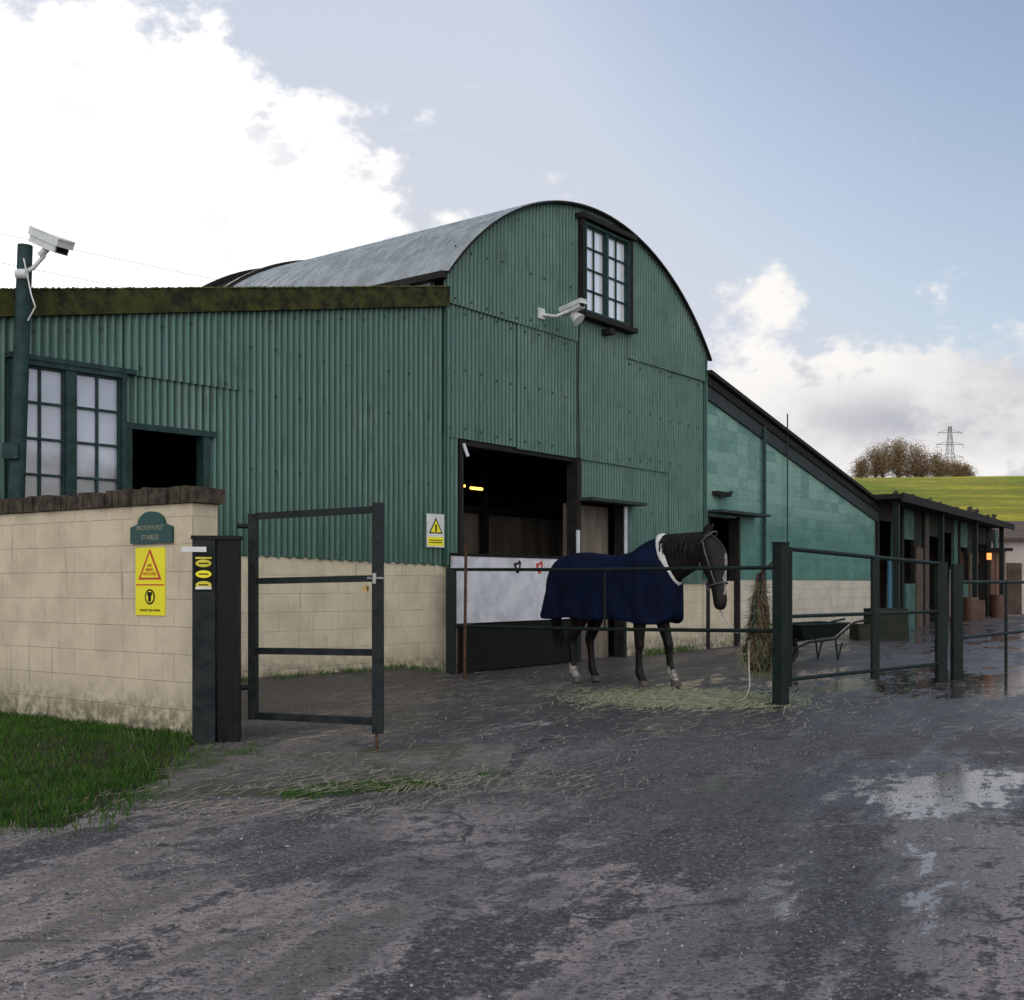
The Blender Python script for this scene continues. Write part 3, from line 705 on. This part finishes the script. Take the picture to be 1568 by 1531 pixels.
for p in me.polygons:
    c=p.center; n=p.normal; mi=0
    if c.z<.085: mi=2
    elif c.z<.23+.03*math.sin(c.x*60) and c.x>.55: mi=1
    elif c.z<.24+.03*math.sin(c.x*50) and c.x<0 and c.y<0: mi=1
    elif c.x>1.2 and 1.12<c.z<1.60 and n.x>.45 and abs(c.y-(-.055-(1.6-c.z)*.18))<.030+.01*math.sin(c.z*30): mi=1
    p.material_index=mi; p.use_smooth=True
for v in me.vertices: v.co=hp(*v.co)
ob=bpy.data.objects.new('horse_body',me); scene.collection.objects.link(ob); ob.parent=horse
mb=MB()
def hair(pts,r0,r1,mat=0):
    tube(mb,[hp(*p) for p in pts],[r0+(r1-r0)*i/(len(pts)-1) for i in range(len(pts))],mat,5)
for k in range(160):
    u=random.random(); f=.72+u*.55; z=1.83+.02*u
    l=random.uniform(-.02,.0); d=random.uniform(.12,.30)
    hair([(f,l,z),(f-.02,l-.06-.02*random.random(),z-.02),(f-.03,l-.12-.03*(1-u),z-d*.6),(f-.02,l-.13-.03*(1-u),z-d)],.013,.004)
for k in range(18):
    l=-.03+random.uniform(-.04,.04)
    hair([(1.25,l,1.84),(1.34,l,1.80),(1.40,l-.02,1.70),(1.43,l-.03,1.60-.08*random.random())],.009,.003)
for k in range(60):
    a=random.uniform(-.05,.05); b=random.uniform(-.05,.05)
    hair([(-.86,0,1.25),(-.93+a*.5,b*.6,1.05),(-.93+a,b,.75),(-.88+a*1.3,b*1.4,.40+random.random()*.2)],.016,.005)
mb.obj('mane_and_tail',[MCOAT],horse)
mb=MB()
for l in (-1,1):
    cx=(1.385,-.065+l*.104,1.56)
    rows=[]
    for i in range(7):
        a=math.pi*i/6; rows.append([hp(cx[0]+.02*math.sin(a)*math.cos(b),cx[1]+.018*math.cos(a),cx[2]+.02*math.sin(a)*math.sin(b)) for b in [2*math.pi*j/10 for j in range(10)]])
    mb.grid(rows,0,None,True,True)
def ring(c,ax,rs,ru,r,mat):
    T=V(ax).normalized(); Sd=V((0,1,0)); Sd=(Sd-T*Sd.dot(T)).normalized(); U=T.cross(Sd)
    tube(mb,[hp(*(V(c)+Sd*rs*math.cos(2*math.pi*i/24)+U*ru*math.sin(2*math.pi*i/24))) for i in range(25)],r,mat,6,False)
ring((1.455,-.115,1.235),(.04,-.02,-.16),.080,.112,.010,1)
ring((1.27,-.035,1.745),(.5,-.05,-.5),.105,.155,.009,1)
for l in (-1,1):
    tube(mb,[hp(1.46,-.115+l*.077,1.235),hp(1.39,-.075+l*.112,1.42),hp(1.31,-.05+l*.12,1.62),hp(1.27,-.04+l*.107,1.74)],.009,1,6)
tube(mb,[hp(1.36,-.16,1.16),hp(1.25,-.15,1.36),hp(1.22,-.13,1.50)],.008,1,6)
mb.obj('halter_and_eyes',[simple('eye',(.005,.004,.003),None,4,.08,0),simple('halter_webbing',(.10,.105,.115),None,10,.6,.0)],horse)
mb=MB()
st=[(-.99,.10,1.22,.98),(-.955,.20,1.40,.86),(-.88,.27,1.52,.82),(-.76,.31,1.60,.81),(-.5,.33,1.645,.81),(-.2,.335,1.62,.81),(0,.34,1.605,.81),(.25,.335,1.635,.80),(.45,.315,1.69,.78),(.60,.29,1.68,.77),(.72,.26,1.60,.76),(.82,.20,1.46,.80),(.87,.10,1.32,.88)]
st=spl([tuple(s) for s in st],5)
rows=[]
for (f,w,zt,zbm) in st:
    row=[]; zm=zt-.30 if zt-.30>zbm+.1 else (zt+zbm)/2
    n1=20
    for i in range(n1+1):
        a=math.pi*i/n1
        row.append((f,w*math.copysign(abs(math.cos(a))**.85,math.cos(a)),zm+(zt-zm)*math.sin(a)**.9))
    for i in range(1,7):
        z=zm+(zbm-zm)*i/7; rip=1+(.06*math.sin(f*19+z*5)+.03*math.sin(f*41))*i/7+.04*i/7; row.append((f-.09*i/7*(1 if f<-.8 else 0),-w*rip,z))
    row.append((f-(.09 if f<-.8 else 0),-w*1.04,zbm+.015*math.sin(f*9))); row.append((f,0,zbm+.04)); row.append((f,w*1.03,zbm))
    for i in range(6,0,-1):
        z=zm+(zbm-zm)*i/7; rip=1+.045*math.sin(f*17+z*5)*i/7+.03*i/7; row.append((f,w*rip,z))
    rows.append(row)
mb.grid(rows,0,None,True,True); mb.face(rows[0][::-1],0); mb.face(rows[-1],0)
loft(mb,spl([(.40,0,1.38,.20,.32),(.58,0,1.46,.185,.335),(.72,0,1.53,.165,.310),(.745,0,1.54,.160,.300)]),20)
tmp=mb.obj('tmp',[MBLACK]); rm=tmp.modifiers.new('r','REMESH'); rm.mode='VOXEL'; rm.voxel_size=.018
sm=tmp.modifiers.new('s','SMOOTH'); sm.iterations=3; sm.factor=.5
dg=bpy.context.evaluated_depsgraph_get(); me=bpy.data.meshes.new_from_object(tmp.evaluated_get(dg)); bpy.data.objects.remove(tmp)
m,nt,b=newmat('navy_rug'); n=NOISE(nt,POS(nt),5,3)
nt.links.new(MIX(nt,RAMP(nt,n,.3,.7),(.003,.008,.032),(.0025,.005,.016)),b.inputs['Base Color']); b.inputs['Roughness'].default_value=.85
b.inputs['Specular IOR Level'].default_value=.12
BUMP(nt,b,NOISE(nt,POS(nt,(1,1,.5)),6,3),.8,.05); MRUG=m
me.materials.clear(); me.materials.append(MRUG)
for p_ in me.polygons: p_.use_smooth=True
for v in me.vertices: v.co=hp(*v.co)
ob=bpy.data.objects.new('horse_rug',me); scene.collection.objects.link(ob); ob.parent=horse
mb=MB()
T=V((.94,0,.34)).normalized(); rows=[]
for off,k in ((-.045,1.04),(-.03,1.09),(.03,1.06),(.045,.98)):
    c=V((.745,0,1.535))+T*off; U=T.cross(V((0,1,0)))
    rows.append([hp(*(c+V((0,1,0))*.168*k*math.cos(2*math.pi*i/32)+U*.312*k*math.sin(2*math.pi*i/32))) for i in range(32)])
mb.grid(rows,0,None,True,True)
mb.obj('rug_collar_trim',[simple('white_fleece',(.72,.72,.70),(.6,.6,.58),20,.95,.5)],horse)
e=empty('lead_rope'); mb=MB()
hpt=hp(1.40,-.15,1.10)
def cat(pts,k=8): return [V(a) for a in spl([tuple(p) for p in pts],k)]
pts=[hpt,V((2.43,12.95,.86)),V((2.52,12.75,.70)),V((2.60,12.5,.80)),V((2.62,12.2,1.05)),V((2.6,11.98,1.2))]
tube(mb,cat(pts),.009,0,6)
pts=[V((2.54,12.1,1.1)),V((2.50,11.95,.7)),V((2.48,11.85,.4)),V((2.47,11.8,.15)),V((2.40,11.9,.02)),V((2.2,12.05,.015)),V((2.05,12.2,.015)),V((2.25,12.3,.015))]
tube(mb,cat(pts),.009,0,6)
mb.obj('rope',[simple('pale_rope',(.5,.48,.43),None,40,.9,.0)],e)
e=empty('hay_net'); mb=MB()
hc=V((2.62,11.97,0)); prof=[(1.36,.015),(1.28,.03),(1.15,.05),(1.0,.070),(.85,.09),(.7,.12),(.55,.145),(.43,.135),(.34,.09),(.31,.03)]
pf=spl(prof,3); rows=[]
def wobr(a,z): return 1+.30*noise.noise(V((math.cos(a)*1.5,z*6,math.sin(a)*1.5)))
for z,r in pf:
    rows.append([hc+V((r*wobr(a,z)*math.cos(a),r*wobr(a,z)*math.sin(a),z)) for a in [2*math.pi*j/20 for j in range(20)]])
mb.grid(rows,0,None,True,True)
for sgn in (1,-1):
    for k in range(10):
        a0=2*math.pi*k/10
        L_=[]
        for z,r in pf:
            a=a0+sgn*2.2*(1.36-z); rr=r*wobr(a,z)+.010; L_.append(hc+V((rr*math.cos(a),rr*math.sin(a),z)))
        tube(mb,L_,.006,1 if k%3==0 else 3,4)
for k in range(900):
    z,r=random.choice(pf[3:]); a=random.uniform(0,6.28); r*=wobr(a,z); q=hc+V((r*math.cos(a),r*math.sin(a),z)); d=V((math.cos(a)*.05+random.uniform(-.05,.05),math.sin(a)*.05+random.uniform(-.05,.05),random.uniform(-.11,.03)))
    tube(mb,[q,q+d],.0025,2,3,False)
tube(mb,[hc+V((0,0,1.35)),B+V((-.05,.02,1.5))],.01,1,5)
mb.obj('hay_and_net',[simple('hay',(.12,.115,.055),(.05,.05,.03),30,.95,.9),simple('red_twine',(.22,.05,.04),(.1,.03,.03),12,.8,.0),simple('hay_stalk',(.32,.31,.17),None,9,.9,0),simple('black_twine',(.02,.03,.03),None,12,.8,.0)],e)

# ------------------------------------------------------------ grass, straw, stones
def grassmat(name,a,b_):
    m,nt,b=newmat(name); n=NOISE(nt,POS(nt),3,3)
    nt.links.new(MIX(nt,RAMP(nt,n,.35,.65),a,b_),b.inputs['Base Color']); b.inputs['Roughness'].default_value=.6
    b.inputs['Specular IOR Level'].default_value=.2; return m
MGR=grassmat('lawn_grass',(.026,.078,.009),(.050,.12,.012)); MSOIL=simple('soil',(.030,.033,.018),(.055,.053,.034),9,.95,.9,spec=.1)
def lawn_in(x,y):
    q=V((x-W.o.x,y-W.o.y,0)); o=q.dot(W.n)
    if o<-.3: return -1
    edge=.35*noise.noise(V((x*1.2,y*1.2,3)))+.15*noise.noise(V((x*4,y*4,3)))
    return min((-2.62+edge)-x+max(0,(y-8.6))*.35,(y-6.45+edge*1.2)+max(0,-x-3)*.3)
mb=MB()
for i in range(120):
    for j in range(60):
        x=-9+i*.06; y=5.6+j*.1
        c=[(x,y),(x+.06,y),(x+.06,y+.1),(x,y+.1)]
        if y+.1<11.8 and lawn_in(x,y)>-.05:
            mb.face([(a,b_,gz(a,b_)+.004+.02*min(1,max(0,lawn_in(a,b_))*3)) for a,b_ in c],0,None,True)
def blade(mb,x,y,z,h,w,mat=0):
    a=random.uniform(0,6.28); dx,dy=math.cos(a)*w,math.sin(a)*w; lx,ly=random.uniform(-.5,.5)*h,random.uniform(-.5,.5)*h
    mb.face([(x-dx,y-dy,z-.005),(x+dx,y+dy,z-.005),(x+lx*.4+dx*.6,y+ly*.4+dy*.6,z+h*.6),(x+lx,y+ly,z+h)],mat)
cnt=0
while cnt<60000:
    x=random.uniform(-6.2,-2.2); y=random.uniform(5.9,11.4); v=lawn_in(x,y)
    if v>0 or (v>-.35 and random.random()<.35*(1+v*2.8)):
        cl=noise.noise(V((x*4,y*4,0)))
        blade(mb,x,y,gz(x,y)+.01,random.uniform(.03,.075)*(1+.6*cl),.0035,1 if random.random()<.93 else 2)
    cnt+=1
mb.obj('lawn',[MSOIL,MGR,simple('dry_blade',(.16,.15,.07),None,5,.9,0)])
mb=MB()
def tuft(x,y,n,r,h):
    for k in range(n):
        a=random.uniform(0,6.28); q=r*math.sqrt(random.random()); blade(mb,x+q*math.cos(a),y+q*math.sin(a)*.6,gz(x,y)+.01,random.uniform(.3,1)*h,.003,0)
for k in range(46): 
    x=random.gauss(-1.05,.32); tuft(x,7.66+.40*(x+1.1)+random.gauss(0,.10),34,.11,.055)
for k in range(70):
    t=random.uniform(-3.6,0); p=L.p(t,0,.06+random.random()*.14); tuft(p.x,p.y,16,.08,.06)
for k in range(26):
    x=random.uniform(-2.6,-2.0); tuft(x,random.uniform(8.4,8.9),16,.09,.05)
for k in range(16):
    p=G.p(random.uniform(4.8,7.4),0,.1); tuft(p.x,p.y,20,.1,.15)
mb.obj('weed_tufts',[MGR])
mb=MB()
def straw(x,y,mat=0,w=.0026):
    a=random.uniform(0,3.14); l=random.uniform(.03,.10); z=gz(x,y)+.008+.03*(1 if (-2.75<x<.1 and 7.3<y<8.9) else 0)
    dx,dy=math.cos(a)*l,math.sin(a)*l; nx,ny=-math.sin(a)*w,math.cos(a)*w
    zz=z+random.uniform(0,.02)
    mb.face([(x-dx-nx,y-dy-ny,z),(x+dx-nx,y+dy-ny,zz),(x+dx+nx,y+dy+ny,zz+.001),(x-dx+nx,y-dy+ny,z+.001)],mat)
for k in range(7500): straw(1.90+random.gauss(0,.52),12.25+random.gauss(0,.50),0,.0035)
for k in range(650): straw(random.gauss(-.8,.8),random.gauss(7.8,.5),1,.002)
for k in range(520):
    x=random.uniform(-2.9,.6); straw(x,6.9+.35*(x+2.7)+random.gauss(0,.3),1,.002)
for k in range(2800): straw(random.uniform(-2,6),random.uniform(9.0,16),1,.002)
mb.obj('straw',[simple('green_hay',(.26,.29,.17),(.40,.39,.25),8,.9,0),simple('straw_stalk',(.40,.36,.27),(.24,.21,.15),8,.9,0)])
mb=MB()
def stone(x,y,r,mat):
    z=gz(x,y); a0=random.random()*6
    top_=[(x+r*.5*math.cos(a0+k*1.57)*random.uniform(.6,1.1),y+r*.5*math.sin(a0+k*1.57),z+r*random.uniform(.45,.7)) for k in range(4)]
    bot=[(x+r*math.cos(a0+k*1.57)*random.uniform(.8,1.2),y+r*math.sin(a0+k*1.57)*random.uniform(.8,1.2),z-.004) for k in range(4)]
    mb.face(top_,mat)
    for k in range(4):
        q=(k+1)%4; mb.face([bot[k],bot[q],top_[q],top_[k]],mat)
for k in range(13000):
    y=2.4+9*random.random()**1.4; x=random.uniform(-.55,.55)*y
    if lawn_in(x,y)>-.1: continue
    if noise.noise(V((x*.9,y*.5,9)))+random.uniform(-.4,.4)<-.05: continue
    stone(x,y,random.uniform(.003,.008) if random.random()<.97 else random.uniform(.009,.014),random.choice((0,0,1,2)))
mb.obj('gravel',[simple('stone_a',(.20,.18,.175),None,30,.8,.0),simple('stone_b',(.44,.41,.40),None,30,.8,.0),simple('stone_c',(.06,.056,.053),None,30,.8,.0)])
mb=MB(); rows=[]
for j in range(26):
    row=[]
    for i in range(60):
        u=i/59; v=j/25
        x=-2.75+u*2.95; yb=7.15+.55*sstep(u*1.1)+.16*noise.noise(V((u*6,0,2))); yt=8.95+.15*u; y=yb+(yt-yb)*v
        e_=min(v*4,(1-v)*4,u*5,(1-u)*5,1); row.append((x,y,gz(x,y)-.012+.043*sstep(e_)+.010*noise.noise(V((x*5,y*5,0)))))
    rows.append(row)
mb.grid(rows,0)
m,nt,b=newmat('worn_mossy_concrete'); p=POS(nt); n=NOISE(nt,p,2.5,5,.7); n2=NOISE(nt,p,25,3,.7)
col=MIX(nt,RAMP(nt,n,.35,.6),(.080,.078,.062),(.135,.125,.110)); col=MIX(nt,RAMP(nt,n2,.5,.7,0,.6),col,(.22,.20,.18)); col=MIX(nt,RAMP(nt,NOISE(nt,p,1.5,4),.50,.60,0,.6),col,(.04,.055,.02))
col=MIX(nt,RAMP(nt,n2,.45,.3,0,.7),col,(.03,.03,.022))
nt.links.new(col,b.inputs['Base Color']); b.inputs['Roughness'].default_value=.85; BUMP(nt,b,n2,.9,.02)
mb.obj('concrete_apron',[m])

# ------------------------------------------------------------ distant trees + pylon
def treeclump():
    mb=MB(); 
    for (x,y,h,w) in ((78.5,255,5.6,3.2),(81,252,8.2,4.4),(83.5,255,9.6,5.0),(85.5,251,9.9,5.2),(87.5,256,9.6,5.0),(89.8,252,8.8,4.6),(92,255,7.8,4.2),(94.3,252,6.6,3.9),(96.6,255,5.4,3.4),(98.8,253,4.4,3.0),(101,253,3.4,2.6)):
        z0=gz(x,y)-.3
        tube(mb,[(x,y,z0),(x+.1,y,z0+h*.25),(x,y,z0+h*.5)],[.28,.2,.1],0,6)
        for k in range(64):
            a=random.uniform(0,6.28); el=random.uniform(-.6,1.45); r=w*random.uniform(.4,1.0)
            s0=V((x,y,z0+h*random.uniform(.08,.4))); e0=V((x+r*math.cos(a)*math.cos(el),y+r*math.sin(a)*math.cos(el),max(z0+.4,z0+h*.40+h*.55*math.sin(el)*random.uniform(.8,1.05))))
            mid=s0.lerp(e0,.5)+V((0,0,.3)); tube(mb,[s0,mid,e0],[.07,.04,.02],0,4,False)
            for q in range(52):
                c=s0.lerp(e0,random.uniform(.3,1.08))+V((random.gauss(0,.6),random.gauss(0,.6),random.gauss(0,.5)))
                d=V((random.uniform(-1,1),random.uniform(-1,1),random.uniform(-.3,1))).normalized()*random.uniform(.25,.6); s=V((random.uniform(-1,1),0,random.uniform(-1,1))).normalized()*.06
                mb.face([c-s,c+s,c+d],random.choice((0,1,1,2,2)))
    return mb.obj('distant_trees',[simple('bark',(.09,.065,.045),None,1,.9,0),simple('twigs_brown',(.22,.145,.085),None,1,.9,0),simple('twigs_orange',(.36,.23,.12),None,1,.9,0)])
treeclump()
e=empty('electricity_pylon'); mb=MB()
px,py=116,300; z0=gz(px,py)-1; H=43-z0
for lv in range(10):
    u0=lv/10;u1=(lv+1)/10; w0=1.7*(1-u0)**1.2+.3; w1=1.7*(1-u1)**1.2+.3
    c0=[V((px+a*w0,py+b_*w0,z0+H*u0)) for a,b_ in ((-1,-1),(1,-1),(1,1),(-1,1))]; c1=[V((px+a*w1,py+b_*w1,z0+H*u1)) for a,b_ in ((-1,-1),(1,-1),(1,1),(-1,1))]
    for k in range(4):
        q=(k+1)%4
        tube(mb,[c0[k],c1[k]],.07,0,4,False); tube(mb,[c0[k],c1[q]],.04,0,4,False); tube(mb,[c0[q],c1[k]],.04,0,4,False)
for u,w in ((.58,3.6),(.75,3.6),(.91,3.2)):
    z=z0+H*u
    for sg in (-1,1):
        tube(mb,[(px,py,z),(px+sg*w,py,z)],.07,0,4); tube(mb,[(px,py,z+H*.05),(px+sg*w,py,z)],.05,0,4); tube(mb,[(px+sg*w,py,z),(px+sg*w,py,z-.9)],.05,0,4)
mb.obj('lattice',[simple('pylon_steel',(.24,.21,.21),None,1,.6,0)],e)

# ------------------------------------------------------------ world
SUN_AZ=-.42; SUN_EL=.40
w=bpy.data.worlds.new('World'); scene.world=w; w.use_nodes=True; nt=w.node_tree; nt.nodes.clear()
out=nt.nodes.new('ShaderNodeOutputWorld')
sky=N(nt,'ShaderNodeTexSky',sky_type='NISHITA'); sky.sun_disc=False; sky.sun_elevation=SUN_EL; sky.sun_rotation=SUN_AZ
sky.air_density=1.0; sky.dust_density=.8; sky.ozone_density=1.5
skc=N(nt,'ShaderNodeVectorMath',{0:sky.outputs[0],1:(4.6,5.3,6.5)},operation='MINIMUM').outputs[0]
tc=N(nt,'ShaderNodeTexCoord').outputs['Generated']
sp=N(nt,'ShaderNodeSeparateXYZ',{0:tc}); az=MA(nt,'ARCTAN2',sp.outputs[0],sp.outputs[1]); el=MA(nt,'ARCSINE',sp.outputs[2])
def blob(a,e_,ra,re_,amp):
    x=MA(nt,'DIVIDE',MA(nt,'SUBTRACT',az,a),ra); y=MA(nt,'DIVIDE',MA(nt,'SUBTRACT',el,e_),re_)
    d=MA(nt,'ADD',MA(nt,'MULTIPLY',x,x),MA(nt,'MULTIPLY',y,y)); return MA(nt,'MULTIPLY',MA(nt,'EXPONENT',MA(nt,'MULTIPLY',d,-1.0)),amp)
mp=N(nt,'ShaderNodeMapping',{0:tc,1:(.3,.1,.2),3:(1,1,1.5)}).outputs[0]
n1=NOISE(nt,mp,8.0,8,.62)
den=None
for a in ((-.36,.36,.17,.13,.75),(-.44,.24,.34,.11,.75),(-.15,.215,.15,.055,.55),(-.13,.345,.045,.022,.36),(-.19,.35,.05,.03,.30),(.30,.15,.12,.060,.60),(.42,.115,.22,.06,.62),(.225,.245,.035,.022,.45),(.20,.20,.05,.03,.20)):
    q=blob(*a); den=q if den is None else MA(nt,'ADD',den,q)
bk=RAMP(nt,sp.outputs[1],.15,-.45)  # mask for unseen clouds behind the camera, added to light the facade
den=MA(nt,'ADD',den,MA(nt,'MULTIPLY',bk,.42))
hi=RAMP(nt,el,.36,.50,0,.12)
den=MA(nt,'ADD',MA(nt,'SUBTRACT',den,.03),MA(nt,'MULTIPLY',MA(nt,'SUBTRACT',n1,.5),1.8))
mask=RAMP(nt,den,.22,.44)
lowr=blob(.37,.135,.17,.030,1.0)
lowr2=blob(.44,.17,.10,.03,.7)
hol=RAMP(nt,n1,.50,.38)
dk=MA(nt,'MAXIMUM',MA(nt,'MULTIPLY',MA(nt,'MAXIMUM',lowr,lowr2),RAMP(nt,n1,.62,.42,.40,1.0)),MA(nt,'MULTIPLY',hol,.60))
ccol=MIX(nt,dk,(1.0,.975,.95),(.48,.49,.55))
sunp=blob(SUN_AZ,SUN_EL-.12,.30,.20,1.0)
cst=MA(nt,'ADD',MA(nt,'ADD',.98,MA(nt,'MULTIPLY',sunp,.60)),MA(nt,'MULTIPLY',bk,1.05))  # bk term boosts the added back clouds as fill light
skb=N(nt,'ShaderNodeBackground',{0:skc,1:.120})
hz=MA(nt,'ADD',MA(nt,'MULTIPLY',blob(-.14,.26,.36,.24,1.0),.48),RAMP(nt,el,.50,.02,.10,.52),clamp=True)
hzb=N(nt,'ShaderNodeBackground',{0:(.80,.82,.88,1),1:.88})
m1=N(nt,'ShaderNodeMixShader',{0:hz,1:skb.outputs[0],2:hzb.outputs[0]})
clb=N(nt,'ShaderNodeBackground',{0:ccol,1:cst})
m2=N(nt,'ShaderNodeMixShader',{0:mask,1:m1.outputs[0],2:clb.outputs[0]})
nt.links.new(m2.outputs[0],out.inputs[0])
w.cycles.sampling_method='MANUAL'; w.cycles.sample_map_resolution=512
sd=V((math.sin(SUN_AZ)*math.cos(SUN_EL),math.cos(SUN_AZ)*math.cos(SUN_EL),math.sin(SUN_EL)))
sl=bpy.data.lights.new('sun','SUN'); sl.energy=3.2; sl.angle=R(.6); sl.color=(1,.93,.80)
so=bpy.data.objects.new('sun',sl); scene.collection.objects.link(so); so.rotation_euler=sd.to_track_quat('Z','Y').to_euler()
cd=bpy.data.cameras.new('camera'); co=bpy.data.objects.new('camera',cd); scene.collection.objects.link(co)
co.location=(0,0,1.25); co.rotation_euler=(R(90),0,0); cd.sensor_width=36; cd.lens=36*1734/1568; cd.shift_y=128/1568; cd.clip_end=3000; cd.clip_start=.05
scene.camera=co
scene.view_settings.view_transform='Standard'; scene.view_settings.look='None'; scene.view_settings.exposure=0
